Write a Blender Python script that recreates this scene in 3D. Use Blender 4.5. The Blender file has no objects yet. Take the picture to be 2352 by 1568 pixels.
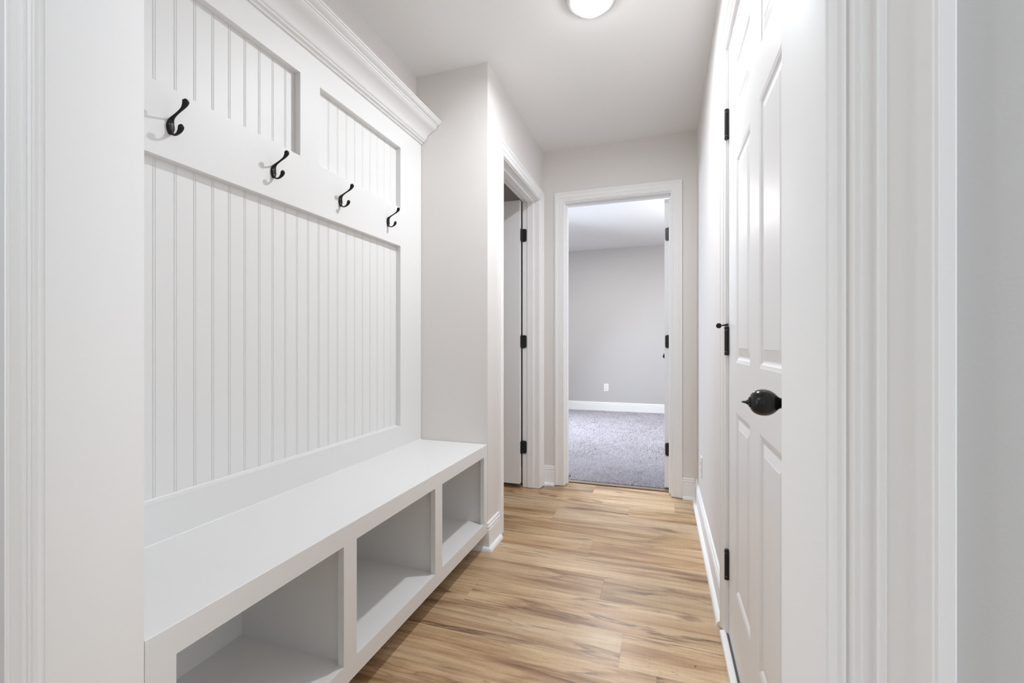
import bpy, bmesh, math, random
import numpy as np
from mathutils import Matrix, Vector
R = random.Random(7)
C = bpy.context.scene.collection
# ------------------------------------------------------------------ measured layout (metres; camera stands at x=0, y=0)
CEIL = 2.42
XL, XR = -0.82, 0.218          # hall side walls
YF = 3.16                      # far wall of the hall
YC = 2.06                      # end wall of the bench alcove
XA = -1.222                    # back of the alcove
YN0, YN1 = 0.385, 0.51         # wall with the cased opening the camera looks through
OXL, OXR = -0.82, 0.114        # that opening

# ------------------------------------------------------------------ materials
def mat(name, col, rough=0.5, metal=0.0, spec=0.5, bump=None, noise=None, coat=0.0):
    m = bpy.data.materials.new(name); m.use_nodes = True
    nt = m.node_tree; b = nt.nodes['Principled BSDF']
    b.inputs['Base Color'].default_value = (*col, 1); b.inputs['Roughness'].default_value = rough
    b.inputs['Metallic'].default_value = metal; b.inputs['Specular IOR Level'].default_value = spec
    b.inputs['Coat Weight'].default_value = coat
    tc = nt.nodes.new('ShaderNodeTexCoord')
    if noise:
        sc, amt = noise
        n = nt.nodes.new('ShaderNodeTexNoise'); n.inputs['Scale'].default_value = sc; n.inputs['Detail'].default_value = 4
        nt.links.new(tc.outputs['Object'], n.inputs['Vector'])
        mx = nt.nodes.new('ShaderNodeMix'); mx.data_type = 'RGBA'
        mx.inputs['A'].default_value = (*[c * (1 - amt) for c in col], 1)
        mx.inputs['B'].default_value = (*[min(1, c * (1 + amt)) for c in col], 1)
        nt.links.new(n.outputs['Fac'], mx.inputs['Factor']); nt.links.new(mx.outputs['Result'], b.inputs['Base Color'])
    if bump:
        sc, st, dist = bump
        n2 = nt.nodes.new('ShaderNodeTexNoise'); n2.inputs['Scale'].default_value = sc; n2.inputs['Detail'].default_value = 3
        bp = nt.nodes.new('ShaderNodeBump'); bp.inputs['Strength'].default_value = st; bp.inputs['Distance'].default_value = dist
        nt.links.new(tc.outputs['Object'], n2.inputs['Vector']); nt.links.new(n2.outputs['Fac'], bp.inputs['Height'])
        nt.links.new(bp.outputs['Normal'], b.inputs['Normal'])
    return m
M = {}
M['wall'] = mat('greige wall paint', (0.775, 0.75, 0.73), 0.75, spec=0.25, bump=(220, 0.12, 0.001))
M['wallnear'] = mat('grey wall paint of the near room', (0.64, 0.64, 0.64), 0.75, spec=0.25, bump=(220, 0.15, 0.001))
M['wallbed'] = mat('cool grey bedroom wall paint', (0.54, 0.53, 0.525), 0.8, spec=0.2, bump=(220, 0.1, 0.001))
M['ceil'] = mat('flat ceiling paint', (0.87, 0.87, 0.865), 0.9, spec=0.1, bump=(160, 0.12, 0.001))
M['ceilbed'] = mat('bedroom ceiling paint', (0.82, 0.815, 0.81), 0.9, spec=0.1)
M['trim'] = mat('white semi-gloss trim paint', (0.89, 0.89, 0.89), 0.6, spec=0.22)
M['bench'] = mat('white satin cabinet paint', (0.79, 0.79, 0.785), 0.45, spec=0.45, bump=(60, 0.03, 0.001))
M['door'] = mat('white door paint', (0.85, 0.85, 0.855), 0.42, spec=0.5, bump=(40, 0.03, 0.001))
M['black'] = mat('matte black hardware', (0.012, 0.012, 0.012), 0.38, spec=0.5, bump=(300, 0.15, 0.0006))
M['bronze'] = mat('dark oil-rubbed bronze', (0.016, 0.014, 0.013), 0.30, metal=0.55, spec=0.5, noise=(40, 0.3))
M['knobm'] = mat('satin black knob metal', (0.022, 0.022, 0.022), 0.24, metal=0.6, spec=0.6)
M['steel'] = mat('satin steel line', (0.55, 0.55, 0.55), 0.35, metal=1)
M['plastic'] = mat('white outlet plastic', (0.85, 0.85, 0.84), 0.3)
M['slot'] = mat('dark slot', (0.03, 0.03, 0.03), 0.6)
M['strip'] = mat('tan transition strip vinyl', (0.25, 0.175, 0.12), 0.5, noise=(30, 0.15))
M['seal'] = mat('grey rubber sweep', (0.12, 0.12, 0.12), 0.6)
M['chip'] = mat('pale debris', (0.8, 0.76, 0.7), 0.7)
M['glassw'] = mat('window glass', (0.9, 0.95, 1.0), 0.02); M['glassw'].node_tree.nodes['Principled BSDF'].inputs['Transmission Weight'].default_value = 1.0
M['nickel'] = mat('brushed pale lamp ring', (0.62, 0.62, 0.61), 0.35, metal=0.3)
g = bpy.data.materials.new('glowing frosted lamp glass'); g.use_nodes = True
gb = g.node_tree.nodes['Principled BSDF']; gb.inputs['Base Color'].default_value = (0.9, 0.9, 0.9, 1)
gb.inputs['Emission Color'].default_value = (0.94, 0.965, 1.0, 1); gb.inputs['Emission Strength'].default_value = 16
M['glow'] = g

def wood_material():
    m = bpy.data.materials.new('light maple plank vinyl'); m.use_nodes = True
    nt = m.node_tree; N = nt.nodes; L = nt.links; b = N['Principled BSDF']
    def node(t, **k):
        n = N.new(t)
        for a, v in k.items(): setattr(n, a, v)
        return n
    def math_(op, a, bb=None, c=None):
        n = node('ShaderNodeMath', operation=op)
        for i, v in enumerate((a, bb, c)):
            if v is None: continue
            if isinstance(v, (int, float)): n.inputs[i].default_value = v
            else: L.new(v, n.inputs[i])
        return n.outputs[0]
    tc = node('ShaderNodeTexCoord'); sp = node('ShaderNodeSeparateXYZ'); L.new(tc.outputs['Object'], sp.inputs[0])
    at = node('ShaderNodeAttribute', attribute_name='rnd')
    rs = node('ShaderNodeSeparateXYZ'); L.new(at.outputs['Vector'], rs.inputs[0])
    r1, r2, r3 = rs.outputs
    x = math_('ADD', sp.outputs[0], math_('MULTIPLY', r1, 53.0)); y = math_('ADD', sp.outputs[1], math_('MULTIPLY', r2, 31.0))
    def vec(sx, sy, z=0.0):
        c = node('ShaderNodeCombineXYZ'); L.new(math_('MULTIPLY', x, sx), c.inputs[0]); L.new(math_('MULTIPLY', y, sy), c.inputs[1])
        if not isinstance(z, float): L.new(z, c.inputs[2])
        else: c.inputs[2].default_value = z
        return c.outputs[0]
    def noise(v, det=4, dist=0.0, rough=0.5):
        n = node('ShaderNodeTexNoise'); n.inputs['Scale'].default_value = 1; n.inputs['Detail'].default_value = det
        n.inputs['Distortion'].default_value = dist; n.inputs['Roughness'].default_value = rough
        L.new(v, n.inputs['Vector']); return n.outputs['Fac']
    def ramp(f, stops):
        r = node('ShaderNodeValToRGB'); e = r.color_ramp.elements
        e[0].position, e[0].color = stops[0][0], (*stops[0][1], 1); e[1].position, e[1].color = stops[-1][0], (*stops[-1][1], 1)
        for p, c in stops[1:-1]:
            q = e.new(p); q.color = (*c, 1)
        L.new(f, r.inputs[0]); return r.outputs[0]
    def mix(f, a, bb, mode='MIX'):
        n = node('ShaderNodeMix', data_type='RGBA', blend_type=mode)
        if isinstance(f, (int, float)): n.inputs['Factor'].default_value = f
        else: L.new(f, n.inputs['Factor'])
        for k, v in (('A', a), ('B', bb)):
            if isinstance(v, tuple): n.inputs[k].default_value = (*v, 1)
            else: L.new(v, n.inputs[k])
        return n.outputs['Result']
    bands = math_('ADD', math_('MULTIPLY', noise(vec(1.15, 11.5, 1.3), 7, 0.7, 0.50), 0.84), math_('MULTIPLY', noise(vec(2.6, 75, 4.0), 6, 0.2, 0.6), 0.16))
    base = ramp(bands, [(0.33, (0.36, 0.21, 0.115)), (0.415, (0.55, 0.36, 0.21)), (0.475, (0.70, 0.495, 0.31)), (0.56, (0.76, 0.56, 0.36)), (0.66, (0.88, 0.69, 0.48))])
    # wandering dark vein lines: thin contours of a stretched noise
    vn = noise(vec(0.95, 8.0, 7.7), 8, 0.6, 0.50)
    vein = math_('SUBTRACT', 1.0, math_('SMOOTH_MIN', math_('MULTIPLY', math_('ABSOLUTE', math_('SUBTRACT', vn, 0.47)), 60.0), 1.0, 0.1))
    vmask = ramp(noise(vec(2.2, 9, 3.1), 3), [(0.46, (0, 0, 0)), (0.58, (1, 1, 1))])
    veinf = math_('MULTIPLY', math_('MULTIPLY', vein, vmask), 0.9)
    c1 = mix(veinf, base, (0.17, 0.09, 0.05))
    # shade just beside a vein
    soft = ramp(vn, [(0.40, (1, 1, 1)), (0.462, (0.66, 0.60, 0.56)), (0.474, (1, 1, 1)), (0.8, (1, 1, 1))])
    c1 = mix(0.75, c1, soft, 'MULTIPLY')
    # fine grain
    gr = ramp(noise(vec(9, 260, 0.4), 5, 0.0, 0.65), [(0.32, (0.74, 0.70, 0.66)), (0.55, (1.0, 1.0, 1.0)), (0.7, (1.08, 1.08, 1.08))])
    g3 = ramp(noise(vec(3.5, 70, 2.2), 7, 0.4, 0.65), [(0.36, (0.76, 0.71, 0.66)), (0.50, (1.0, 1.0, 1.0)), (0.7, (1.06, 1.06, 1.06))])
    c2 = mix(0.75, mix(0.8, c1, g3, 'MULTIPLY'), gr, 'MULTIPLY')
    # flecks (short dark dashes) and small knots
    fl = ramp(noise(vec(26, 240, 5.0), 2), [(0.66, (0, 0, 0)), (0.74, (1, 1, 1))])
    flm = ramp(noise(vec(3, 12, 9.0), 2), [(0.5, (0, 0, 0)), (0.62, (1, 1, 1))])
    c3 = mix(math_('MULTIPLY', math_('MULTIPLY', fl, flm), 0.8), c2, (0.17, 0.10, 0.06))
    vo = node('ShaderNodeTexVoronoi'); vo.inputs['Scale'].default_value = 1; wv = node('ShaderNodeVectorMath', operation='MULTIPLY_ADD'); nz = node('ShaderNodeTexNoise'); nz.inputs['Scale'].default_value = 1; L.new(vec(9, 30, 2.5), nz.inputs['Vector'])
    L.new(nz.outputs['Color'], wv.inputs[0]); wv.inputs[1].default_value = (0.35, 0.35, 0); L.new(vec(2.0, 6.5, 2.0), wv.inputs[2]); L.new(wv.outputs[0], vo.inputs['Vector'])
    kn = ramp(vo.outputs['Distance'], [(0.05, (1, 1, 1)), (0.15, (0, 0, 0))])
    c4 = mix(math_('MULTIPLY', kn, 0.8), c3, (0.20, 0.115, 0.07))
    # saw marks across the board
    sw = ramp(noise(vec(120, 5, 0.0), 2), [(0.4, (0.95, 0.95, 0.95)), (0.6, (1.03, 1.03, 1.03))])
    c5 = mix(0.5, c4, sw, 'MULTIPLY')
    hs = node('ShaderNodeHueSaturation'); L.new(c5, hs.inputs['Color'])
    L.new(math_('ADD', math_('MULTIPLY', r3, 0.22), 0.71), hs.inputs['Value']); L.new(math_('ADD', math_('MULTIPLY', r1, 0.16), 1.04), hs.inputs['Saturation'])
    L.new(hs.outputs[0], b.inputs['Base Color'])
    rr = math_('ADD', math_('MULTIPLY', bands, 0.10), 0.37); L.new(rr, b.inputs['Roughness'])
    b.inputs['Specular IOR Level'].default_value = 0.5; b.inputs['Coat Weight'].default_value = 0.22; b.inputs['Coat Roughness'].default_value = 0.24
    bp = node('ShaderNodeBump'); bp.inputs['Strength'].default_value = 0.12; bp.inputs['Distance'].default_value = 0.001
    L.new(noise(vec(7, 210, 0.4), 4), bp.inputs['Height']); L.new(bp.outputs[0], b.inputs['Normal'])
    return m
M['wood'] = wood_material()

def carpet_material():
    m = bpy.data.materials.new('grey speckled carpet yarn'); m.use_nodes = True
    nt = m.node_tree; b = nt.nodes['Principled BSDF']
    at = nt.nodes.new('ShaderNodeAttribute'); at.attribute_name = 'yarn'
    r = nt.nodes.new('ShaderNodeValToRGB'); e = r.color_ramp.elements
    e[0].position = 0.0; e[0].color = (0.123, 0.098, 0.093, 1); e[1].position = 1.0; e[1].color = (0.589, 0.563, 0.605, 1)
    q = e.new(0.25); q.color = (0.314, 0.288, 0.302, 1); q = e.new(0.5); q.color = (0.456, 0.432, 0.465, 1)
    tc = nt.nodes.new('ShaderNodeTexCoord')
    n = nt.nodes.new('ShaderNodeTexNoise'); n.inputs['Scale'].default_value = 3.2; n.inputs['Detail'].default_value = 3; n.inputs['Distortion'].default_value = 1.0
    nt.links.new(tc.outputs['Object'], n.inputs['Vector'])
    a = nt.nodes.new('ShaderNodeMath'); a.operation = 'MULTIPLY_ADD'; a.inputs[1].default_value = 0.5; a.inputs[2].default_value = -0.25
    nt.links.new(n.outputs['Fac'], a.inputs[0])
    a2 = nt.nodes.new('ShaderNodeMath'); a2.operation = 'ADD'
    nt.links.new(at.outputs['Fac'], a2.inputs[0]); nt.links.new(a.outputs[0], a2.inputs[1])
    nt.links.new(a2.outputs[0], r.inputs[0]); nt.links.new(r.outputs[0], b.inputs['Base Color'])
    b.inputs['Roughness'].default_value = 0.95; b.inputs['Specular IOR Level'].default_value = 0.1
    return m
M['carpet'] = carpet_material()

# ------------------------------------------------------------------ mesh helpers (all shapes are given in world coordinates)
def NB(): return bmesh.new()
def box(bm, x0, x1, y0, y1, z0, z1, bev=0.0, seg=2):
    x0, x1 = sorted((x0, x1)); y0, y1 = sorted((y0, y1)); z0, z1 = sorted((z0, z1))
    t = bmesh.new()
    bmesh.ops.create_cube(t, size=1, matrix=Matrix.Translation(((x0+x1)/2, (y0+y1)/2, (z0+z1)/2)) @ Matrix.Diagonal((x1-x0, y1-y0, z1-z0, 1)))
    if bev: bmesh.ops.bevel(t, geom=t.edges[:], offset=bev, segments=seg, profile=0.5, affect='EDGES')
    merge(bm, t); return bm
def merge(bm, t, mtx=None):
    if mtx is not None: bmesh.ops.transform(t, matrix=mtx, verts=t.verts[:])
    me = bpy.data.meshes.new('tmp'); t.to_mesh(me); t.free(); bm.from_mesh(me); bpy.data.meshes.remove(me)
def loft(bm, rings, closed=True, caps=True):
    vs = [[bm.verts.new(p) for p in r] for r in rings]
    n = len(rings[0])
    for i in range(len(vs)-1):
        for j in range(n if closed else n-1):
            k = (j+1) % n
            bm.faces.new((vs[i][j], vs[i][k], vs[i+1][k], vs[i+1][j]))
    if caps and closed:
        bm.faces.new(list(reversed(vs[0]))); bm.faces.new(vs[-1])
    return vs
def lathe(bm, prof, org, axis, n=32):
    ax = Vector(axis).normalized(); u = ax.orthogonal().normalized(); w = ax.cross(u); o = Vector(org)
    rings = [[o + ax*h + (u*math.cos(2*math.pi*k/n) + w*math.sin(2*math.pi*k/n))*max(r, 1e-5) for k in range(n)] for r, h in prof]
    loft(bm, rings, True, True)
def sweep(bm, pts, rad, up, n=12):
    # pts: centre points, rad: (half-width across 'up', half-thickness) for each point
    P = [Vector(p) for p in pts]; up = Vector(up); rings = []
    for i, p in enumerate(P):
        t = (P[min(i+1, len(P)-1)] - P[max(i-1, 0)]).normalized(); s = t.cross(up).normalized()
        a, b_ = rad[i]
        rings.append([p + up*a*math.cos(2*math.pi*k/n) + s*b_*math.sin(2*math.pi*k/n) for k in range(n)])
    loft(bm, rings)
def smoothpts(ctrl, m=6):
    out = []
    n = len(ctrl)
    for i in range(n-1):
        p0 = ctrl[max(i-1, 0)]; p1 = ctrl[i]; p2 = ctrl[i+1]; p3 = ctrl[min(i+2, n-1)]
        for k in range(m):
            t = k/m
            out.append(tuple(0.5*((2*b)+(-a+c)*t+(2*a-5*b+4*c-d)*t*t+(-a+3*b-3*c+d)*t**3) for a, b, c, d in zip(p0, p1, p2, p3)))
    out.append(tuple(ctrl[-1])); return out

LOC = {}
def obj(name, bm, m, parent=None, loc=(0, 0, 0), smooth=None):
    bmesh.ops.recalc_face_normals(bm, faces=bm.faces[:])
    base = Vector(LOC.get(parent.name, (0, 0, 0))) if parent else Vector(loc)
    bmesh.ops.translate(bm, verts=bm.verts[:], vec=-base)
    me = bpy.data.meshes.new(name); bm.to_mesh(me); bm.free()
    o = bpy.data.objects.new(name, me); C.objects.link(o)
    me.materials.append(m if not isinstance(m, str) else M[m])
    if parent: o.parent = parent
    else: o.location = base
    LOC[o.name] = base
    if smooth is not None:
        for p in me.polygons: p.use_smooth = True
        me.set_sharp_from_angle(angle=math.radians(smooth))
    return o
def thing(name, label, cat, loc, group=None, kind=None):
    o = bpy.data.objects.new(name, None); C.objects.link(o); o.location = loc; o.empty_display_size = 0.05
    LOC[o.name] = Vector(loc); tag(o, label, cat, group, kind); return o
def tag(o, label=None, cat=None, group=None, kind=None):
    if label: o['label'] = label
    if cat: o['category'] = cat
    if group: o['group'] = group
    if kind: o['kind'] = kind
    return o
def struct(name, bm, m, label=None, cat=None, loc=(0, 0, 0), smooth=None):
    return tag(obj(name, bm, m, None, loc, smooth), label, cat, kind='structure')
def boxes(*bs):
    bm = NB()
    for b_ in bs: box(bm, *b_)
    return bm

# ------------------------------------------------------------------ room shell
T = 0.12
DL0, DL1 = 2.278, 3.04            # clear opening in the left wall (between jamb faces)
FX0, FX1 = -0.661, 0.057          # clear opening in the far wall
DR0, DR1 = 0.82, 1.69             # door slab in the right wall
HD = 2.035                        # head height
J = 0.018                         # jamb thickness
struct('wall_left', boxes((XL-T, XL, YC, DL0-J, 0, CEIL), (XL-T, XL, DL1+J, YF, 0, CEIL), (XL-T, XL, DL0-J, DL1+J, HD+J, CEIL)), 'wall',
       'greige left hall wall around the ajar side door beyond the bench', 'wall')
struct('wall_alcove', boxes((XA-T, XL-T, YC, YC+0.115, 0, CEIL)), 'wall', 'greige end wall of the bench alcove, facing the camera', 'wall')
struct('wall_bench', boxes((XA-T, XA, YN1-0.02, YC, 0, CEIL)), 'wall', 'greige wall behind the white beadboard cladding, showing above its crown moulding', 'wall')
struct('wall_far', boxes((-2.6, FX0-J, YF, YF+T, 0, CEIL), (FX1+J, 1.3, YF, YF+T, 0, CEIL), (FX0-J, FX1+J, YF, YF+T, HD+J, CEIL)), 'wall',
       'greige end wall of the hall around the bedroom doorway', 'wall')
struct('wall_right', boxes((XR, XR+T, YN1-0.02, DR0-0.006-J, 0, CEIL), (XR, XR+T, DR1+0.006+J, YF, 0, CEIL), (XR, XR+T, DR0-0.006-J, DR1+0.006+J, HD+J, CEIL)), 'wall',
       'brightly lit right hall wall beyond the six-panel door', 'wall')
struct('wall_near', boxes((-2.3, OXL-J, YN0, YN1, 0, CEIL), (OXR+J, 1.6, YN0, YN1, 0, CEIL), (OXL-J, OXR+J, YN0, YN1, HD+J, CEIL)), 'wallnear',
       'grey wall on the camera side, at both edges of the photo outside the opening casing', 'wall')
# rooms around (near room behind the camera, side room, bedroom)
struct('wall_near_left', boxes((-2.4, -2.3, -2.3, YN1, 0, CEIL)), 'wallnear')
struct('wall_near_right', boxes((1.6, 1.7, -2.3, YN1, 0, CEIL)), 'wallnear')
struct('wall_near_back', boxes((-2.4, 1.7, -2.4, -2.3, 0, CEIL)), 'wallnear')
struct('wall_side_room', boxes((-2.7, -2.6, YC+0.115, YF+T, 0, CEIL), (-2.6, XA-T, YC, YC+0.115, 0, CEIL)), 'wall')
BZ = 2.465; BX0, BX1, BY1 = -1.95, 1.3, 6.88
WY0, WY1, WZ0, WZ1 = 4.65, 5.85, 0.75, 2.15
struct('wall_bedroom_far', boxes((BX0, BX1, BY1, BY1+T, 0, BZ)), 'wallbed',
       'plain grey bedroom wall seen through the far doorway, with one outlet', 'wall')
struct('wall_bedroom_left', boxes((BX0-T, BX0, YF+T, WY0, 0, BZ), (BX0-T, BX0, WY1, BY1+T, 0, BZ), (BX0-T, BX0, WY0, WY1, 0, WZ0), (BX0-T, BX0, WY0, WY1, WZ1, BZ)), 'wallbed')
struct('wall_bedroom_right', boxes((BX1, BX1+T, YF+T, BY1+T, 0, BZ)), 'wallbed')
struct('ceiling', boxes((-2.7, 1.7, -2.4, YF+0.004, CEIL, CEIL+0.1), (-2.7, 1.7, YF, YF+T, CEIL, CEIL+0.1)), 'ceil', 'smooth white hall ceiling with one round lamp', 'ceiling')
struct('ceiling_bedroom', boxes((BX0-T, BX1+T, YF+T, BY1+T, BZ, BZ+0.1)), 'ceilbed', 'white bedroom ceiling seen through the far doorway', 'ceiling')

# floor: one quad per plank, each with its own random numbers
def build_floor():
    W = 0.18; y0 = 1.44 - W*22; vs = []; fs = []; rn = []
    fixed = {22: -0.13, 23: 0.47, 24: -0.236, 25: -0.95, 26: -0.338, 27: 0.20, 28: -0.61, 29: -0.19, 30: 0.075, 31: -0.45}
    for r in range(int((3.27-y0)/W)+1):
        ya = y0+r*W; yb = min(ya+W, 3.262)
        if yb <= ya+0.005 or yb < -2.35: continue
        off = fixed.get(r, R.uniform(-0.6, 0.6)); x = off-1.22*4
        while x < 1.7:
            xa, xb = max(x, -2.65), min(x+1.22, 1.7)
            if xb > xa+0.01:
                i = len(vs); g2 = 0.00022
                vs += [(xa+g2, ya+g2, 0), (xb-g2, ya+g2, 0), (xb-g2, yb-g2, 0), (xa+g2, yb-g2, 0)]
                fs.append((i, i+1, i+2, i+3)); rn.append((R.random(), R.random(), R.random()))
            x += 1.22
    i = len(vs); vs += [(-2.65, -2.35, -0.0015), (1.7, -2.35, -0.0015), (1.7, 3.262, -0.0015), (-2.65, 3.262, -0.0015),
                        (-2.65, -2.35, -0.06), (1.7, -2.35, -0.06), (1.7, 3.262, -0.06), (-2.65, 3.262, -0.06)]
    for f in ((0, 1, 2, 3), (7, 6, 5, 4), (0, 4, 5, 1), (1, 5, 6, 2), (2, 6, 7, 3), (3, 7, 4, 0)):
        fs.append(tuple(i+k for k in f)); rn.append((0.1, 0.1, 0.0))
    me = bpy.data.meshes.new('floor'); me.from_pydata(vs, [], fs); me.update()
    a = me.attributes.new('rnd', 'FLOAT_VECTOR', 'FACE'); a.data.foreach_set('vector', [c for t in rn for c in t])
    o = bpy.data.objects.new('floor', me); C.objects.link(o); me.materials.append(M['wood'])
    tag(o, 'light maple plank floor with dark wandering grain, boards laid across the hall', 'floor', kind='structure')
build_floor()
struct('floor_bedroom', boxes((BX0-T, BX1+T, 3.262, BY1+T, -0.06, 0.002)), 'carpet')

# carpet pile: many small tufts, finer near the doorway
def build_carpet():
    rg = np.random.default_rng(3); P = []
    for ya, yb, s in ((3.303, 4.1, 0.0048), (4.1, 5.2, 0.0072), (5.2, 6.865, 0.010)):
        ys = np.arange(ya, yb, s)
        for yy in ys:
            xa = -0.225*yy-0.12; xb = 0.022*yy+0.12
            if yy < 3.42: xa, xb = FX0-0.0+0.003, FX1-0.003
            xs = np.arange(xa, xb, s)
            q = np.stack([xs+rg.uniform(-.5, .5, len(xs))*s, np.full(len(xs), yy)+rg.uniform(-.5, .5, len(xs))*s, np.full(len(xs), s)], 1)
            P.append(q)
    P = np.concatenate(P); n = len(P)
    P[:, 1] = np.maximum(P[:, 1], 3.303)
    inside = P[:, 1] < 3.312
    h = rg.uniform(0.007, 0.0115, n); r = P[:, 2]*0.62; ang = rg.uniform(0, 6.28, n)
    lx = rg.normal(0, 0.30, n)*P[:, 2]; ly = rg.normal(0, 0.30, n)*P[:, 2] - inside*0.004
    V = np.zeros((n, 6, 3))
    for k in range(3):
        a = ang+k*2.094
        V[:, k, 0] = P[:, 0]+r*0.8*np.cos(a); V[:, k, 1] = P[:, 1]+r*0.8*np.sin(a); V[:, k, 2] = 0.001
        V[:, 3+k, 0] = P[:, 0]+lx+r*0.62*np.cos(a+.5); V[:, 3+k, 1] = P[:, 1]+ly+r*0.62*np.sin(a+.5); V[:, 3+k, 2] = h+r*0.3*np.cos(a*2)
    V = V.reshape(-1, 3); b0 = (np.arange(n)*6)[:, None]
    tri = np.concatenate([b0+np.array([[3, 4, 5]])], 1)
    quads = np.stack([b0[:, 0:1]+np.array([[k, (k+1) % 3, 3+(k+1) % 3, 3+k]]) for k in range(3)], 1).reshape(-1, 4)
    me = bpy.data.meshes.new('carpet')
    me.vertices.add(len(V)); me.vertices.foreach_set('co', V.ravel())
    nl = len(tri)*3+len(quads)*4; me.loops.add(nl)
    me.loops.foreach_set('vertex_index', np.concatenate([tri.ravel(), quads.ravel()]).astype(np.int32))
    me.polygons.add(len(tri)+len(quads))
    me.polygons.foreach_set('loop_start', np.concatenate([np.arange(len(tri))*3, len(tri)*3+np.arange(len(quads))*4]).astype(np.int32))
    me.update(calc_edges=True)
    at = me.attributes.new('yarn', 'FLOAT', 'POINT'); y = np.repeat(np.clip(rg.normal(0.66, 0.20, n) - 0.42*inside, 0, 1), 6)  # front row darker: brown backing edge, with some shade put into the yarn colour
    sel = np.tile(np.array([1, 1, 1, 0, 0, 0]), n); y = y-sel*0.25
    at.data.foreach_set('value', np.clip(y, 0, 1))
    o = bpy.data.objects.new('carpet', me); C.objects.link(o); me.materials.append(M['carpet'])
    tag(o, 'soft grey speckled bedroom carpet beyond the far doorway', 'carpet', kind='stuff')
build_carpet()
o = obj('transition_strip', boxes((FX0+0.001, FX1-0.001, 3.255, 3.299, 0.0005, 0.0075, 0.003)), 'strip')
tag(o, 'narrow tan threshold strip between the wood floor and the carpet', 'threshold strip')

# ------------------------------------------------------------------ casings
CAS = [(0, 0), (0, 0.0062), (0.0008, 0.0080), (0.0026, 0.0100), (0.0048, 0.0108), (0.0066, 0.0106), (0.0080, 0.0092), (0.0086, 0.0078), (0.0100, 0.0080), (0.0130, 0.0104), (0.0160, 0.0110), (0.0180, 0.0104),
       (0.0260, 0.0100), (0.0264, 0.0125), (0.0278, 0.0136), (0.0296, 0.0134), (0.0310, 0.0120), (0.036, 0.0122), (0.042, 0.0134), (0.047, 0.0152), (0.0512, 0.0176), (0.0530, 0.0182), (0.0534, 0.0200),
       (0.0550, 0.0208), (0.0566, 0.0202), (0.0645, 0.0192), (0.0665, 0.0170), (0.067, 0.0130), (0.067, 0)]
def casing(bm, org, uax, nax, W, H, z0=0.005, sc=1.0, prof=CAS, right=True, left=True, lsc=1.0):
    o = Vector(org); u = Vector(uax); n = Vector(nax); z = Vector((0, 0, 1))
    rings = []
    for w, t in prof:
        w *= sc
        p = []
        if left: p.append(o - u*w*lsc + z*z0)
        p.append(o - u*w*lsc + z*(H+w)); p.append(o + u*(W+w) + z*(H+w))
        if right: p.append(o + u*(W+w) + z*z0)
        rings.append([q + n*t for q in p])
    # rings as strips along the path: profile points form the closed section
    k = len(rings[0]); vs = [[bm.verts.new(rings[i][j]) for i in range(len(rings))] for j in range(k)]
    m_ = len(rings)
    for j in range(k-1):
        for i in range(m_):
            i2 = (i+1) % m_
            bm.faces.new((vs[j][i], vs[j][i2], vs[j+1][i2], vs[j+1][i]))
    bm.faces.new(vs[0]); bm.faces.new(list(reversed(vs[-1])))
RV = 0.005
# side doorway in left wall
bm = NB(); casing(bm, (XL, DL0-RV, 0), (0, 1, 0), (1, 0, 0), DL1-DL0+2*RV, HD+RV)
t1 = struct('trim_1', bm, 'trim', 'white moulded casing around the ajar side doorway, left of the far doorway', 'door casing', smooth=25)
bm = boxes((XL-T-0.001, XL+0.001, DL0-J, DL0, 0.0025, HD+J), (XL-T-0.001, XL+0.001, DL1, DL1+J, 0.0025, HD+J), (XL-T-0.001, XL+0.001, DL0, DL1, HD, HD+J))
obj('jamb', bm, 'trim', t1)
bm = boxes((-0.904, -0.862, DL0, DL0+0.011, 0.004, HD, 0.001), (-0.904, -0.862, DL1-0.011, DL1, 0.004, HD, 0.001), (-0.904, -0.862, DL0+0.011, DL1-0.011, HD-0.011, HD, 0.001))
obj('door_stop_moulding', bm, 'trim', t1)
# bedroom doorway
bm = NB(); casing(bm, (FX0-RV, YF, 0), (1, 0, 0), (0, -1, 0), FX1-FX0+2*RV, HD+RV)
t2 = struct('trim_2', bm, 'trim', 'white moulded casing around the bedroom doorway at the end of the hall', 'door casing', smooth=25)
bm = boxes((FX0-J, FX0, YF-0.001, YF+T+0.001, 0.0025, HD+J), (FX1, FX1+J, YF-0.001, YF+T+0.001, 0.0025, HD+J), (FX0, FX1, YF-0.001, YF+T+0.001, HD, HD+J))
obj('jamb', bm, 'trim', t2)
bm = boxes((FX0, FX0+0.011, 3.203, 3.243, 0.004, HD, 0.001), (FX1-0.011, FX1, 3.203, 3.243, 0.004, HD, 0.001), (FX0+0.011, FX1-0.011, 3.203, 3.243, HD-0.011, HD, 0.001))
obj('door_stop_moulding', bm, 'trim', t2)
# right door casing
bm = NB(); casing(bm, (XR, DR0-0.006-RV, 0), (0, 1, 0), (-1, 0, 0), DR1-DR0+0.012+2*RV, HD+RV)
t3 = struct('trim_3', bm, 'trim', 'white moulded casing around the closed six-panel door on the right', 'door casing', smooth=25)
bm = boxes((XR-0.001, XR+T, DR0-0.006-J, DR0-0.003, 0.0025, HD+J), (XR-0.001, XR+T, DR1+0.003, DR1+0.006+J, 0.0025, HD+J), (XR-0.001, XR+T, DR0-0.003, DR1+0.003, HD, HD+J))
obj('jamb', bm, 'trim', t3)
obj('door_stop_moulding', boxes((XR+0.048, XR+0.088, DR0-0.003, DR1+0.003, HD-0.011, HD), (XR+0.048, XR+0.088, DR0-0.003, DR0+0.008, 0.02, HD-0.011), (XR+0.048, XR+0.088, DR1-0.008, DR1+0.003, 0.02, HD-0.011)), 'trim', t3)
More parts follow.
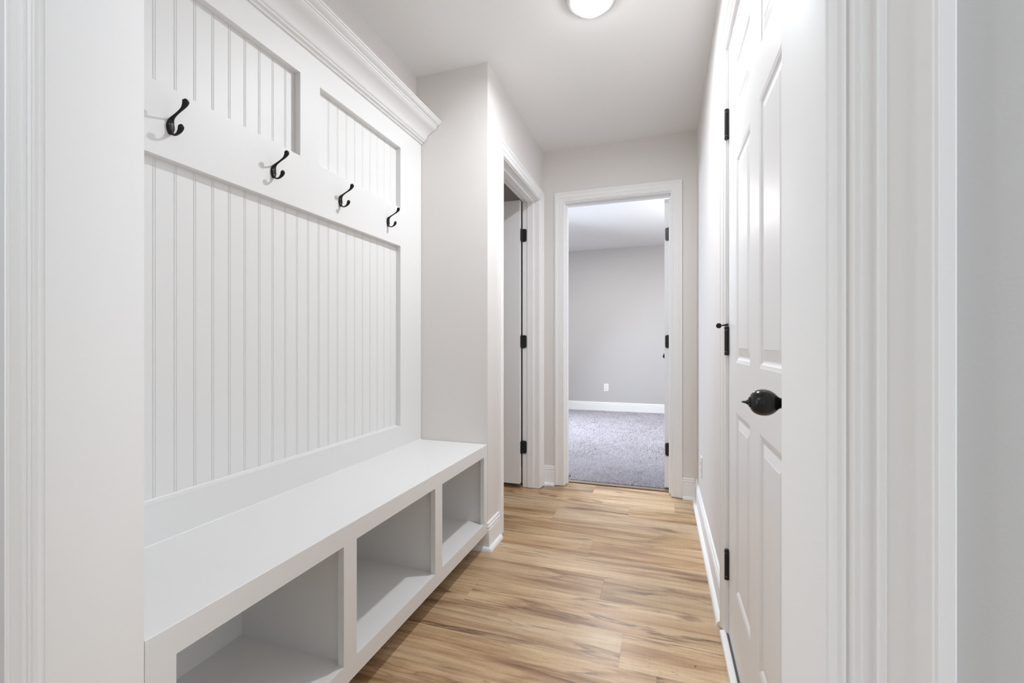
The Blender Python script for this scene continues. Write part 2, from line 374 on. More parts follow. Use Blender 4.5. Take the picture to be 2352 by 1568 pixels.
# the opening the camera looks through
bm = NB(); casing(bm, (OXL-RV+0.003, YN0, 0), (1, 0, 0), (0, -1, 0), OXR-OXL+2*RV-0.006, HD+RV, lsc=0.80)
t4 = struct('trim_4', bm, 'trim', 'white moulded casing of the near opening, at the far left and right of the photo', 'door casing', smooth=25)
bm = NB()
box(bm, OXL-J, OXL, YN0-0.001, YN1+0.001, 0, HD+J, 0.0012); box(bm, OXR, OXR+J, YN0-0.001, YN1+0.001, 0, HD+J, 0.0012); box(bm, OXL, OXR, YN0-0.001, YN1+0.001, HD, HD+J, 0.0012)
obj('jamb', bm, 'trim', t4, smooth=30)
# threshold of right door
t5 = struct('trim_5', boxes((XR-0.026, XR-0.002, DR0-0.01, DR1+0.03, 0.0, 0.020, 0.006)), 'trim', 'low white sill strip along the foot of the closed right door', 'sill', smooth=40)
obj('weather_strip', boxes((XR-0.002, XR+0.004, DR0, DR1+0.01, 0.0, 0.017), (XR-0.006, XR-0.0025, DR0, DR1+0.01, 0.015, 0.0215, 0.001)), 'seal', t5)

# ------------------------------------------------------------------ baseboards
BB = [(0, 0), (0.013, 0), (0.013, 0.103), (0.011, 0.106), (0.0085, 0.107), (0.0105, 0.109), (0.0125, 0.113), (0.0122, 0.118), (0.0095, 0.121), (0.007, 0.122),
      (0.0085, 0.125), (0.0095, 0.129), (0.008, 0.134), (0.004, 0.137), (0, 0.138)]
SH = [(0.013, 0), (0.030, 0), (0.0297, 0.005), (0.028, 0.0105), (0.024, 0.0155), (0.019, 0.0185), (0.013, 0.0195)]
def run(bm, path, prof, z0=0.0):
    # path: 2D points along the wall face; profile grows to the left of travel
    P = [Vector(p) for p in path]; nrm = []
    for i in range(len(P)-1):
        d = (P[i+1]-P[i]).normalized(); nrm.append(Vector((-d.y, d.x)))
    rings = []
    for i, p in enumerate(P):
        if i == 0: m_ = nrm[0]
        elif i == len(P)-1: m_ = nrm[-1]
        else:
            a, b_ = nrm[i-1], nrm[i]; m_ = (a+b_)/(1+a.dot(b_))
        rings.append([(p.x+m_.x*w, p.y+m_.y*w, z0+h) for w, h in prof])
    loft(bm, rings)
def baseboard(name, path, label=None, shoe=True):
    bm = NB(); run(bm, path, BB)
    o = struct(name, bm, 'trim', label, 'baseboard' if label else None, smooth=30)
    if shoe:
        bm = NB(); run(bm, path, SH); obj('shoe_moulding', bm, 'trim', o, smooth=30)
    return o
CW = 0.067+RV
baseboard('baseboard_right', [(XR, DR1+0.006+CW), (XR, YF)], 'white baseboard with shoe moulding along the right hall wall')
baseboard('baseboard_far_right', [(XR-0.013, YF), (FX1+CW, YF)], 'short white baseboard right of the bedroom doorway')
baseboard('baseboard_far_left', [(FX0-CW, YF), (XL, YF), (XL, DL1+CW)], 'short white baseboard left of the bedroom doorway')
baseboard('baseboard_corner', [(XL, DL0-CW), (XL, YC), (-1.10, YC)], 'white baseboard wrapping the wall corner at the end of the bench')
baseboard('baseboard_bedroom', [(BX1, BY1), (BX0, BY1)], 'white baseboard along the bedroom wall above the carpet', shoe=False)
baseboard('baseboard_side_room', [(XL-T-0.02, YF), (-2.6, YF)], 'white baseboard glimpsed through the gap beside the ajar side door', shoe=False)

# ------------------------------------------------------------------ doors
def rect_rings(bm, mtx, x0, x1, z0, z1, rings, y0, sgn):
    prev = None
    for ins, dep in rings:
        y = y0 + sgn*dep
        r = [bm.verts.new(mtx @ Vector(p)) for p in ((x0+ins, y, z0+ins), (x1-ins, y, z0+ins), (x1-ins, y, z1-ins), (x0+ins, y, z1-ins))]
        if prev:
            for k in range(4): bm.faces.new((prev[k], prev[(k+1) % 4], r[(k+1) % 4], r[k]))
        prev = r
    bm.faces.new(prev)
PR = [(0, 0), (0.0025, 0.0008), (0.0085, 0.0022), (0.0120, 0.0046), (0.0155, 0.0062), (0.0190, 0.0064), (0.043, 0.0018), (0.0445, 0.0010)]
def door_mesh(W, H, Tk, mtx, xs, zs, rings=PR):
    # xs: [(x0,x1),..] zs: [(z0,z1),..] panel spans; local x along the width, y through the thickness, z up
    bm = NB()
    xb = sorted({0, W, *[a for s in xs for a in s]}); zb = sorted({0, H, *[a for s in zs for a in s]})
    for y0, sg in ((0, 1), (Tk, -1)):
        for i in range(len(xb)-1):
            for j in range(len(zb)-1):
                if (xb[i], xb[i+1]) in xs and (zb[j], zb[j+1]) in zs:
                    rect_rings(bm, mtx, xb[i], xb[i+1], zb[j], zb[j+1], rings, y0, sg)
                else:
                    bm.faces.new([bm.verts.new(mtx @ Vector(p)) for p in ((xb[i], y0, zb[j]), (xb[i+1], y0, zb[j]), (xb[i+1], y0, zb[j+1]), (xb[i], y0, zb[j+1]))])
    for q in (((0, 0, 0), (0, Tk, 0), (0, Tk, H), (0, 0, H)), ((W, 0, 0), (W, 0, H), (W, Tk, H), (W, Tk, 0)), ((0, 0, 0), (W, 0, 0), (W, Tk, 0), (0, Tk, 0)), ((0, 0, H), (0, Tk, H), (W, Tk, H), (W, 0, H))):
        bm.faces.new([bm.verts.new(mtx @ Vector(p)) for p in q])
    bmesh.ops.remove_doubles(bm, verts=bm.verts[:], dist=0.00005)
    return bm
def spans(W, st=0.114, mu=0.114):
    p = (W-2*st-mu)/2; return [(st, st+p), (st+p+mu, W-st)]
ZS = [(0.235, 0.80), (0.955, 1.585), (1.70, 1.90)]

# door_1: closed door in the right wall (hinged at its far edge)
mtx = Matrix.Translation((XR+0.001, DR1, 0.018)) @ Matrix.Rotation(-math.pi/2, 4, 'Z')
W1 = DR1-DR0
d1 = thing('door_1', 'closed white six-panel door in the right wall with black hinges and knob', 'door', (XR, (DR0+DR1)/2, 0.0), kind='structure')
obj('door_panel', door_mesh(W1, HD-0.021, 0.044, mtx, [(0.152, 0.385), (0.502, 0.735)], [(z0-0.0, z1-0.0) for z0, z1 in [(0.225, 0.79), (0.945, 1.582), (1.70, 1.885)]]), 'door', d1)
def barrel_hinge(parent, x, y, z, h=0.105, r=0.0068, name='hinge'):
    bm = NB()
    lathe(bm, [(r*0.7, 0), (r*1.02, 0.0008), (r*1.02, 0.011), (r*0.93, 0.0115), (r*0.93, 0.0125), (r, 0.013), (r, h-0.0135), (r*0.93, h-0.013), (r*0.93, h-0.012), (r*1.02, h-0.0115), (r*1.02, h-0.001), (r*0.7, h)], (x, y, z-h/2), (0, 0, 1), 20)
    hg = obj(name, bm, 'black', parent, smooth=35)
    obj('leaf', boxes((x+r*0.4, XR+0.003, y-0.010, y+0.002, z-h/2+0.004, z+h/2-0.004, 0.0006)), 'black', hg)
    bm = NB()
    for s in (-1, 1): lathe(bm, [(r*1.01, -0.0003), (r*1.01, 0.0003)], (x, y, z+s*(h/2-0.012)), (0, 0, 1), 20)
    obj('knuckle_ring', bm, 'steel', hg)
    return hg
HX, HY = XR-0.0065, DR1+0.001
h1 = barrel_hinge(d1, HX, HY, 1.776)
h2 = barrel_hinge(d1, HX, HY, 1.031, 0.099)
h3 = barrel_hinge(d1, HX, HY, 0.262)
# hinge pin door stop
bm = NB()
loft(bm, [[(HX+0.004, HY-0.006, 1.0820), (HX+0.004, HY+0.006, 1.0820), (HX+0.004, HY+0.006, 1.0915), (HX+0.004, HY-0.006, 1.0915)],
          [(HX-0.0045, HY-0.006, 1.0820), (HX-0.0045, HY+0.006, 1.0820), (HX-0.0045, HY+0.006, 1.0885), (HX-0.0045, HY-0.006, 1.0885)],
          [(HX-0.021, HY-0.012, 1.0830), (HX-0.021, HY-0.008, 1.0830), (HX-0.021, HY-0.008, 1.0850), (HX-0.021, HY-0.012, 1.0850)]])
dst = obj('hinge_pin_stop', bm, 'black', d1)
bm = NB(); lathe(bm, [(0.004, 0), (0.0082, 0.001), (0.009, 0.003), (0.009, 0.008), (0.006, 0.011)], (HX-0.026, HY-0.020, 1.0830), (0, 1, 0), 24)
lathe(bm, [(0.0035, 0), (0.0035, 0.004)], (HX-0.026, HY-0.0205, 1.0830), (0, 1, 0), 16)
obj('bumper', bm, 'bronze', dst, smooth=35)
# knob
KY, KZ = 0.878, 0.918
kb = NB()
lathe(kb, [(0.004, 0.0712), (0.0095, 0.0710), (0.0102, 0.0702), (0.0135, 0.0690), (0.0178, 0.0656), (0.0210, 0.0604), (0.0228, 0.0540), (0.0231, 0.0480), (0.0222, 0.0425), (0.0202, 0.0375), (0.0172, 0.0330), (0.0138, 0.0296), (0.0108, 0.0268), (0.0090, 0.0235), (0.0095, 0.0185), (0.0125, 0.0145)],
      (XR, KY, KZ), (-1, 0, 0), 48)
kn = obj('knob', kb, 'knobm', d1, smooth=60)
bm = NB(); lathe(bm, [(0.0125, 0.0160), (0.020, 0.0150), (0.0275, 0.0105), (0.031, 0.005), (0.032, 0.0005)], (XR, KY, KZ), (-1, 0, 0), 40)
obj('rosette', bm, 'knobm', kn, smooth=50)
bm = NB(); lathe(bm, [(0.0085, 0.0710), (0.0090, 0.0722), (0.0070, 0.0732)], (XR, KY, KZ), (-1, 0, 0), 24)
sweep(bm, [(XR-0.0715, KY, KZ), (XR-0.0745, KY, KZ), (XR-0.078, KY, KZ), (XR-0.084, KY, KZ)], [(0.006, 0.0072), (0.0045, 0.0048), (0.004, 0.0028), (0.0035, 0.0010)], (0, 1, 0), 12)
obj('thumb_turn', bm, 'knobm', kn, smooth=50)

# butt hinge plate with rounded corners, lying in a plane
def leaf_plate(bm, org, uax, nax, w, h, th=0.0022, r=0.012, both=False):
    o = Vector(org); u = Vector(uax); n = Vector(nax); z = Vector((0, 0, 1)); pts = []
    def arc(cx, cz, a0):
        for k in range(7):
            a = a0+k*math.pi/12; pts.append((cx+r*math.cos(a), cz+r*math.sin(a)))
    pts.append((0, -h/2)); arc(w-r, -h/2+r, -math.pi/2); arc(w-r, h/2-r, 0); pts.append((0, h/2))
    loft(bm, [[o+u*a+z*c for a, c in pts], [o+u*a+z*c+n*th for a, c in pts]])
def butt_hinge(parent, pin, jamb_u, jamb_n, door_u, door_n, z, h=0.09, wj=0.030, wd=0.030, dots=True):
    bm = NB(); leaf_plate(bm, (pin[0], pin[1], z), jamb_u, jamb_n, wj, h)
    hg = obj('hinge', bm, 'black', parent)
    bm = NB(); leaf_plate(bm, (pin[0], pin[1], z), door_u, door_n, wd, h); obj('leaf', bm, 'black', hg)
    bm = NB()
    for k in range(5): lathe(bm, [(0.0052, 0), (0.0052, h/5-0.0012)], (pin[0], pin[1], z-h/2+k*h/5), (0, 0, 1), 16)
    obj('barrel', bm, 'black', hg, smooth=40)
    bm = NB()
    for k in (1, 2, 3, 4): lathe(bm, [(0.0048, 0), (0.0048, 0.0013)], (pin[0], pin[1], z-h/2+k*h/5-0.0013), (0, 0, 1), 16)
    obj('knuckle_ring', bm, 'steel', hg)
    bm = NB()
    for (u, n, w) in ((jamb_u, jamb_n, wj), (door_u, door_n, wd)):
        for a, c in ((0.55, -0.36), (0.35, 0.0), (0.55, 0.36)):
            p = Vector((pin[0], pin[1], z)) + Vector(u)*w*a + Vector((0, 0, h*c)) + Vector(n)*0.0018
            lathe(bm, [(0.003, 0), (0.003, 0.0008)], p, n, 12)
    obj('screw', bm, 'slot', hg)

# door_2: side door, open into the side room (hinged on the far jamb)
PIN2 = (XL-T-0.006, DL1-0.002)
W2 = 0.755; ang = math.radians(0.0)
y2 = DL1-0.054
mtx = Matrix.Translation((PIN2[0]-0.001-W2, y2, 0.038))
d2 = thing('door_2', 'white side door standing open into the room off the left wall, three black hinges', 'door', (PIN2[0]-W2/2, y2+0.017, 0.0), kind='structure')
obj('door_panel', door_mesh(W2, HD-0.042, 0.035, mtx, spans(W2), [(0.225, 0.79), (0.945, 1.582), (1.70, 1.885)]), 'door', d2)
for z in (1.793, 1.038, 0.288):
    butt_hinge(d2, (PIN2[0], DL1-0.006), (1, 0, 0), (0, -1, 0), (0, -1, 0), (1, 0, 0), z, wj=0.036, wd=0.032)

# door_3: bedroom door, open into the bedroom (hinged on the right jamb)
P3 = (FX1-0.002, YF+T+0.006); W3 = 0.71
a3 = math.radians(90-5)
mtx = Matrix.Translation((P3[0]-0.002, P3[1]+0.001, 0.022)) @ Matrix.Rotation(a3, 4, 'Z')
d3 = thing('door_3', 'white bedroom door opened inward, seen edge-on inside the far doorway', 'door', (P3[0], P3[1]+W3/2, 0.0), kind='structure')
obj('door_panel', door_mesh(W3, HD-0.026, 0.035, mtx, spans(W3), [(0.215, 0.78), (0.935, 1.572), (1.69, 1.875)]), 'door', d3)
ue = mtx.to_3x3() @ Vector((0, 1, 0)); ne = mtx.to_3x3() @ Vector((-1, 0, 0))
for z in (1.785, 1.038, 0.288):
    butt_hinge(d3, (P3[0], P3[1]-0.003), (0, -1, 0), (-1, 0, 0), tuple(ue), tuple(ne), z, wj=0.036, wd=0.032)
for sg, y0 in ((1, 0.035), (-1, 0.0)):
    bm = NB(); o3 = mtx @ Vector((W3-0.06, y0, 0.90)); ax = mtx.to_3x3() @ Vector((0, sg, 0))
    lathe(bm, [(0.032, 0), (0.030, 0.006), (0.012, 0.013), (0.0105, 0.024), (0.018, 0.034), (0.0225, 0.044), (0.0222, 0.053), (0.017, 0.063), (0.006, 0.068)], o3, ax, 32)
    obj('knob', bm, 'knobm', d3, smooth=50)

# ------------------------------------------------------------------ bench with cubbies
XB = XL-0.0005; YB0, YB1 = YN1+0.002, YC-0.002
ZB0, ZB1 = 0.085, 0.523
bn = thing('bench', 'long white built-in bench with three open shoe cubbies under its seat', 'bench', (-1.01, (YB0+YB1)/2, ZB0))
obj('seat', boxes((XA+0.002, XB-0.019, YB0, YB1, ZB1-0.02, ZB1)), 'bench', bn)
OP = [(0.563, 1.005), (1.059, 1.522), (1.579, 2.015)]
fr = NB(); ft = 0.019
loft(fr, [[(XB-ft, yy, ZB1), (XB-0.0022, yy, ZB1), (XB-0.0011, yy, ZB1-0.0003), (XB-0.0003, yy, ZB1-0.0011), (XB, yy, ZB1-0.0022), (XB, yy, 0.468), (XB-ft, yy, 0.468)] for yy in (YB0, YB1)])
box(fr, XB-ft, XB, YB0, YB1, ZB0, 0.14)
for a, b_ in ((YB0, OP[0][0]), (OP[0][1], OP[1][0]), (OP[1][1], OP[2][0]), (OP[2][1], YB1)): box(fr, XB-ft, XB, a, b_, 0.14, 0.468)
obj('face_frame', fr, 'bench', bn)
for y in (1.023, 1.541): obj('divider', boxes((XA+0.012, XB-ft, y, y+0.018, 0.138, ZB1-0.02)), 'bench', bn)
obj('end_panel', boxes((XA+0.012, XB-ft, YB1-0.018, YB1, 0.138, ZB1-0.02)), 'bench', bn)
obj('end_panel', boxes((XA+0.012, XB-ft, YB0, YB0+0.018, 0.138, ZB1-0.02)), 'bench', bn)
obj('cubby_floor', boxes((XA+0.002, XB-ft, YB0, YB1, 0.12, 0.138)), 'bench', bn)
obj('back_panel', boxes((XA+0.002, XA+0.012, YB0, YB1, 0.138, ZB1-0.02)), 'bench', bn)
obj('toe_kick', boxes((XA+0.05, XA+0.066, YB0, YB1-0.0, 0.0, 0.12)), 'bench', bn)
XF = -1.192
# ------------------------------------------------------------------ coat panel above bench
pn = thing('wainscot', 'tall white beadboard wall cladding with framed rails and crown moulding above the bench', 'wainscot', (XF, (YB0+YB1)/2, ZB1))
bm = NB(); xb = -1.2175; pr = [(xb, 0.60)]
k = 0
y = 0.7805-0.0518*2
while y < 1.98:
    for dy, dx in ((-0.0040, 0), (-0.0034, -0.0015), (-0.0028, -0.0016), (-0.0020, -0.0001), (0, 0.0002), (0.0020, -0.0001), (0.0028, -0.0016), (0.0034, -0.0015), (0.0040, 0)):
        pr.append((xb+dx, y+dy))
    y += 0.0518
pr.append((xb, 1.985))
for i in range(len(pr)-1):
    (xa_, ya_), (xb_, yb_) = pr[i], pr[i+1]
    bm.faces.new([bm.verts.new(p) for p in ((xa_, ya_, 0.55), (xb_, yb_, 0.55), (xb_, yb_, 2.05), (xa_, ya_, 2.05))])
bmesh.ops.remove_doubles(bm, verts=bm.verts[:], dist=1e-5)
obj('beadboard', bm, 'bench', pn, smooth=60)
fx0 = XA+0.001; bv = 0
ST = (YB0, 0.702, 1.863, YB1)
obj('stile', boxes((fx0, XF, ST[0], ST[1], ZB1, 2.13, bv)), 'bench', pn, smooth=30)
obj('stile', boxes((fx0, XF, ST[2], ST[3], ZB1, 2.13, bv)), 'bench', pn, smooth=30)
obj('mid_stile', boxes((fx0, XF, 1.236, 1.33, 1.675, 1.965)), 'bench', pn)
obj('top_rail', boxes((fx0, XF, ST[1], ST[2], 1.965, 2.13)), 'bench', pn)
obj('hook_rail', boxes((fx0, XF, ST[1], ST[2], 1.492, 1.675)), 'bench', pn)
obj('bottom_rail', boxes((fx0, XF, ST[1], ST[2], ZB1, 0.627, bv)), 'bench', pn)
bm = NB()
loft(bm, [[(XF-0.001, yy, ZB1+0.0001), (XF+0.0035, yy, ZB1+0.0002), (XF+0.0022, yy, ZB1+0.0008), (XF+0.0008, yy, ZB1+0.0022), (XF-0.0002, yy, ZB1+0.0036)] for yy in (ST[0], ST[3])])
loft(bm, [[(-1.2185, yy, 0.6265), (XF-0.0225, yy, 0.6272), (-1.2155, yy, 0.6282), (-1.2168, yy, 0.6296), (-1.2174, yy, 0.631)] for yy in (ST[1], ST[2])])
obj('caulk_bead', bm, 'bench', pn)
CR = [(0, 0), (0.007, 0), (0.009, 0.004), (0.013, 0.007), (0.019, 0.0085), (0.0215, 0.012), (0.021, 0.0155), (0.0255, 0.017), (0.0285, 0.0205), (0.031, 0.026), (0.036, 0.034), (0.044, 0.043), (0.054, 0.051), (0.064, 0.0565),
      (0.073, 0.060), (0.080, 0.0635), (0.0855, 0.068), (0.089, 0.071), (0.089, 0.075), (0.094, 0.0765), (0.094, 0.081), (0.0985, 0.083), (0.106, 0.085), (0.112, 0.089), (0.115, 0.0925), (0.115, 0.095), (0.119, 0.0955), (0.119, 0.101), (0, 0.101)]
bm = NB(); loft(bm, [[(XF+a, yy, 2.062+b_) for a, b_ in CR] for yy in (YB0, YB1)])
obj('crown_moulding', bm, 'bench', pn, smooth=25)

# ------------------------------------------------------------------ coat hooks
def hook(y):
    x0 = XF; z0 = 1.577; t = thing('coat_hook', '', 'coat hook', (x0, y, z0), 'black double-prong coat hooks on the white rail')
    Y = (0, 1, 0)
    # back plate: teardrop, domed
    bm = NB(); rings = []
    n = 28
    out = []
    for k in range(n):
        a = 2*math.pi*k/n; c, s = math.cos(a), math.sin(a)
        wy = 0.0098*c*(1-0.25*max(0, s)); hz = 0.0215*s
        out.append((wy, hz))
    for sc, dx in ((1.0, 0.0003), (1.0, 0.0025), (0.92, 0.0045), (0.7, 0.0058), (0.35, 0.0064)):
        rings.append([(x0+dx, y+a*sc, z0-0.001+b_*sc) for a, b_ in out])
    loft(bm, rings); obj('plate', bm, 'bronze', t, smooth=50)
    up = smoothpts([(0.003, 0.006), (0.006, 0.016), (0.016, 0.0232), (0.033, 0.0315), (0.0465, 0.0385), (0.0545, 0.0470), (0.0568, 0.0540), (0.0572, 0.0590)], 4)
    rw = smoothpts([(0.009, 0.003), (0.0065, 0.0032), (0.0042, 0.0024), (0.0036, 0.0021), (0.0048, 0.0028), (0.0072, 0.0052), (0.0080, 0.0066), (0.0035, 0.003)], 4)
    bm = NB(); sweep(bm, [(x0+a, y, z0+b_) for a, b_ in up], rw, Y, 14); obj('upper_prong', bm, 'bronze', t, smooth=60)
    lo = smoothpts([(0.003, -0.010), (0.006, -0.019), (0.015, -0.0250), (0.027, -0.0235), (0.0365, -0.0165), (0.0405, -0.0075), (0.0412, -0.002)], 4)
    rw = smoothpts([(0.009, 0.003), (0.0062, 0.003), (0.0040, 0.0022), (0.0042, 0.0024), (0.0062, 0.0042), (0.0070, 0.0058), (0.003, 0.0026)], 4)
    bm = NB(); sweep(bm, [(x0+a, y, z0+b_) for a, b_ in lo], rw, Y, 14); obj('lower_prong', bm, 'bronze', t, smooth=60)
    for s in (-1, 1):
        bm = NB(); lathe(bm, [(0.0030, 0), (0.0030, 0.0012), (0.0018, 0.0018)], (x0+0.0047, y+s*0.0055, z0-0.004*s-0.002), (1, 0, 0), 14); obj('screw', bm, 'black', t, smooth=40)
    return t
hk = hook(0.802)
HL = ['black double-prong coat hook nearest the camera, farthest left in the photo',
      'black double-prong coat hook just below the centre stile, second from the left',
      'black double-prong coat hook under the right upper beadboard panel, third from the left',
      'black double-prong coat hook by the right stile, nearest the greige alcove wall']
hk['label'] = HL[0]
for yy, lb in zip((1.121, 1.438, 1.758), HL[1:]):
    c = hk.copy(); C.objects.link(c); c.location = (XF, yy, 1.577+(yy-0.8)*0.005); c['label'] = lb
    for ch in hk.children:
        d = ch.copy(); C.objects.link(d); d.parent = c

# ------------------------------------------------------------------ ceiling lamp
LX, LY = -0.268, 1.80
lm = thing('ceiling_light', 'round flush ceiling lamp with glowing frosted bowl, cut by the top of the photo', 'ceiling light', (LX, LY, CEIL))
bm = NB(); lathe(bm, [(0.094, 0.0), (0.100, 0.004), (0.102, 0.012), (0.099, 0.020), (0.092, 0.024), (0.078, 0.0245), (0.05, 0.0245)], (LX, LY, CEIL), (0, 0, -1), 64)
obj('rim', bm, 'nickel', lm, smooth=35)
bm = NB(); lathe(bm, [(0.069, 0.0246), (0.0695, 0.029), (0.068, 0.036), (0.063, 0.044), (0.053, 0.052), (0.038, 0.058), (0.019, 0.061), (0.0, 0.062)], (LX, LY, CEIL), (0, 0, -1), 64)
obj('glass_bowl', bm, 'glow', lm, smooth=60)

# ------------------------------------------------------------------ outlets
def outlet(label, o, u, n):
    o = Vector(o); u = Vector(u); n = Vector(n); z = Vector((0, 0, 1))
    t = thing('outlet_cover', label, 'outlet', tuple(o))
    def pl(bm, w, h, d0, d1, cu=0, cz=0, r=0.003):
        pts = []
        for (sx, sz, a0) in ((1, -1, -90), (1, 1, 0), (-1, 1, 90), (-1, -1, 180)):
            for k in range(4):
                a = math.radians(a0+k*30); pts.append((cu+sx*(w/2-r)+r*math.cos(a), cz+sz*(h/2-r)+r*math.sin(a)))
        loft(bm, [[o+u*a+z*b_+n*d0 for a, b_ in pts], [o+u*a+z*b_+n*(d1-0.001) for a, b_ in pts], [o+u*a*0.97+z*b_*0.98+n*d1 for a, b_ in pts]] if not cz and not cu else
             [[o+u*a+z*b_+n*d0 for a, b_ in pts], [o+u*a+z*b_+n*d1 for a, b_ in pts]])
    bm = NB(); pl(bm, 0.070, 0.115, 0, 0.006); obj('plate', bm, 'plastic', t)
    for cz in (-0.0195, 0.0195):
        bm = NB(); pl(bm, 0.033, 0.028, 0.005, 0.0075, 0, cz, 0.008); rc = obj('receptacle', bm, 'plastic', t)
        bm = NB()
        for cu in (-0.0065, 0.0065): pl(bm, 0.0022, 0.009, 0.0074, 0.0078, cu, cz+0.003, 0.0008)
        pl(bm, 0.005, 0.005, 0.0074, 0.0078, 0.0001, cz-0.008, 0.002); obj('slot', bm, 'slot', rc)
    bm = NB(); lathe(bm, [(0.003, 0.0055), (0.003, 0.0072), (0.001, 0.0076)], o, n, 12); obj('screw', bm, 'plastic', t)
outlet('white duplex outlet low on the bedroom wall, seen through the far doorway', (-0.80, BY1, 0.36), (1, 0, 0), (0, -1, 0))
outlet('white outlet low on the right hall wall, seen almost edge-on', (XR, 2.77, 0.318), (0, -1, 0), (-1, 0, 0))

# ------------------------------------------------------------------ debris on the floor
def crumb(label, x, y, s, m, seed):
    rr = random.Random(seed); bm = NB()
    bmesh.ops.create_icosphere(bm, subdivisions=1, radius=s)
    for v in bm.verts: v.co = Vector((v.co.x*rr.uniform(.5, 1.3)+x, v.co.y*rr.uniform(.5, 1.2)+y, v.co.z*0.45*rr.uniform(.6, 1)+s*0.4))
    o = obj('debris_flake', bm, m, None, (x, y, 0)); tag(o, label, 'debris', 'specks on the wood floor')
crumb('tiny pale flake on the shaded floor under the bench', -0.873, 1.292, 0.0035, 'chip', 1)
crumb('tiny dark brown speck on the floor near the right door sill', 0.101, 1.523, 0.0032, 'strip', 2)
crumb('tiny white crumb on the floor, the one farther from the right door sill', 0.155, 1.548, 0.0012, 'chip', 3)
crumb('tiny white crumb on the floor, the one closest to the right door sill', 0.166, 1.53, 0.0012, 'chip', 4)

# ------------------------------------------------------------------ bedroom window (source of the cool daylight), off to the left of what the camera sees
bm = NB()
wa, wb = BX0-0.09, BX0-0.03
for a in ((wa, wb, WY0, WY0+0.05, WZ0, WZ1), (wa, wb, WY1-0.05, WY1, WZ0, WZ1), (wa, wb, WY0, WY1, WZ0, WZ0+0.05), (wa, wb, WY0, WY1, WZ1-0.05, WZ1),
          (wa, wb, WY0, WY1, (WZ0+WZ1)/2-0.02, (WZ0+WZ1)/2+0.02)): box(bm, *a)
win = struct('window_1', bm, 'trim')
bm = NB(); casing(bm, (BX0, WY0-RV, 0), (0, 1, 0), (1, 0, 0), WY1-WY0+2*RV, WZ1+RV, z0=WZ0-0.05); obj('window_frame', bm, 'trim', win)

# added window frames on the solid near-room walls, set around the unseen fill panels
def window(name, org, uax, nax, w, z0, z1):
    o = Vector(org); u = Vector(uax); n = Vector(nax)
    bm = NB()
    for a, b_, c, d in ((0, w, z0, z0+0.04), (0, w, z1-0.04, z1), (0, 0.04, z0, z1), (w-0.04, w, z0, z1)):
        p = o+u*a; q = o+u*b_+n*0.024
        box(bm, p.x, q.x, p.y, q.y, c, d)
    wn = struct(name, bm, 'trim')
    bm = NB(); casing(bm, tuple(o), uax, nax, w, z1, z0=z0-0.06); obj('window_frame', bm, 'trim', wn)
window('fill_frame_left', (-2.3, -1.04, 0), (0, 1, 0), (1, 0, 0), 1.08, 0.41, 2.29)
window('fill_frame_right', (1.6, -0.64, 0), (0, 1, 0), (-1, 0, 0), 0.88, 0.41, 2.29)
window('fill_frame_back', (-1.54, -2.3, 0), (1, 0, 0), (0, 1, 0), 2.68, 0.36, 2.34)

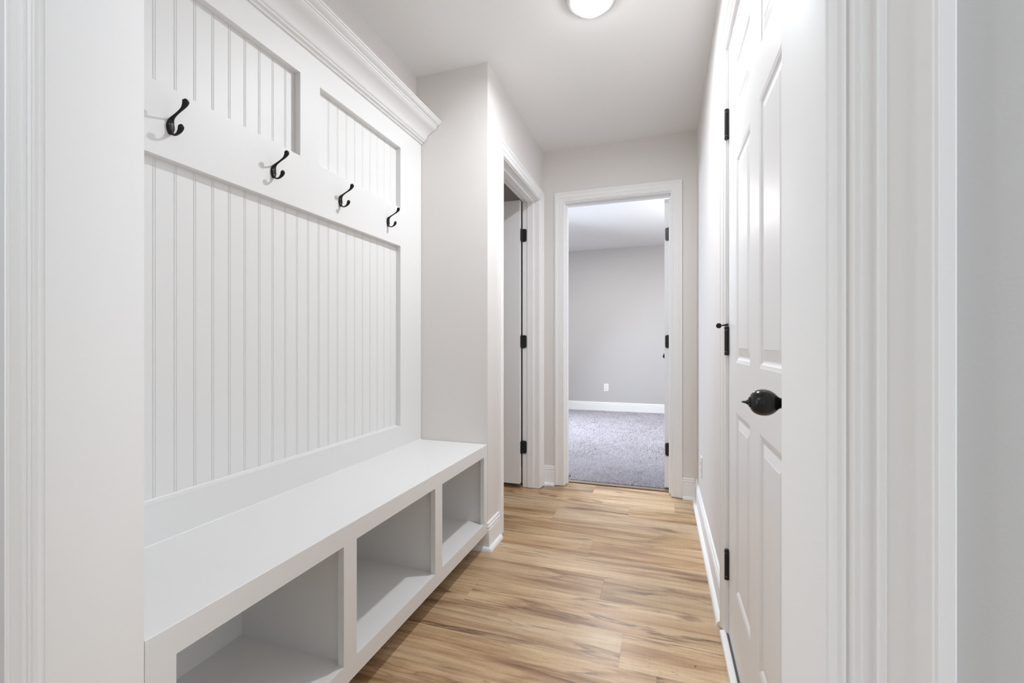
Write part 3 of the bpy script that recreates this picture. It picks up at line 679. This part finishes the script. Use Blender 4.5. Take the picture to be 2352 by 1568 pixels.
# ------------------------------------------------------------------ lights
def area(name, loc, rot, sx, sy, power, col=(1, 1, 1), spread=None):
    l = bpy.data.lights.new(name, 'AREA'); l.shape = 'RECTANGLE'; l.size = sx; l.size_y = sy; l.energy = power; l.color = col
    if spread: l.spread = spread
    o = bpy.data.objects.new(name, l); C.objects.link(o); o.location = loc; o.rotation_euler = rot; return o
area('bedroom_daylight', (BX0-0.14, (WY0+WY1)/2, (WZ0+WZ1)/2), (math.radians(60), 0, math.radians(-118)), 1.2, 1.3, 66, (0.70, 0.83, 1.0), math.radians(155))
area('bedroom_ceiling_fill', (-0.6, 5.2, BZ-0.03), (0, 0, 0), 0.5, 0.5, 24, (1.0, 0.97, 0.94))  # added fill under the bedroom ceiling, no fixture, brightens the far wall
area('near_room_back_fill', (-0.2, -2.27, 1.35), (math.radians(90), 0, 0), 2.6, 1.9, 3.2, (0.81, 0.905, 1.0))  # added fill panel behind the camera, in front of a solid wall
area('near_room_left_fill', (-2.27, -0.5, 1.35), (math.radians(90), 0, math.radians(-90)), 1.0, 1.8, 9.5, (0.81, 0.905, 1.0))  # added fill panel on the solid left wall, brightens the right jamb
area('near_room_right_fill', (1.57, -0.2, 1.35), (math.radians(90), 0, math.radians(90)), 0.8, 1.8, 12, (0.81, 0.905, 1.0))  # added fill panel on the solid right wall, brightens the left jamb
hl = area('hall_lamp', (LX, LY, CEIL-0.065), (0, 0, 0), 0.075, 0.075, 12.3, (0.93, 0.96, 1.0)); hl.data.shape = 'DISK'
def point(name, loc, r, power, col):
    l = bpy.data.lights.new(name, 'POINT'); l.energy = power; l.shadow_soft_size = r; l.color = col
    o = bpy.data.objects.new(name, l); C.objects.link(o); o.location = loc; return o
point('bedroom_point_fill', (0.75, 4.7, 1.95), 0.18, 28, (1.0, 0.97, 0.94))  # added out-of-view fill without a fixture, lifts the bedroom ceiling and walls
point('near_room_lamp', (-1.3, -0.55, 2.2), 0.05, 9.5, (0.86, 0.93, 1.0))

w = bpy.data.worlds.new('World'); bpy.context.scene.world = w; w.use_nodes = True
w.node_tree.nodes['Background'].inputs[0].default_value = (0.75, 0.85, 1, 1); w.node_tree.nodes['Background'].inputs[1].default_value = 0.3

# ------------------------------------------------------------------ camera
cd = bpy.data.cameras.new('camera'); cam = bpy.data.objects.new('camera', cd); C.objects.link(cam)
cd.sensor_width = 36; cd.lens = 36*1024/2352
yaw = math.atan(344/1024)
cam.location = (0, 0, 1.02); cam.rotation_euler = (math.radians(90), 0, yaw)
cd.shift_y = 6/2352
cd.clip_start = 0.02; cd.clip_end = 60
sc = bpy.context.scene; sc.camera = cam
sc.view_settings.view_transform = 'Standard'; sc.view_settings.look = 'None'; sc.view_settings.gamma = 1; sc.view_settings.use_curve_mapping = False
sc.view_settings.exposure = 0.35
sc.cycles.max_bounces = 12; sc.cycles.diffuse_bounces = 8
sc.cycles.use_denoising = True
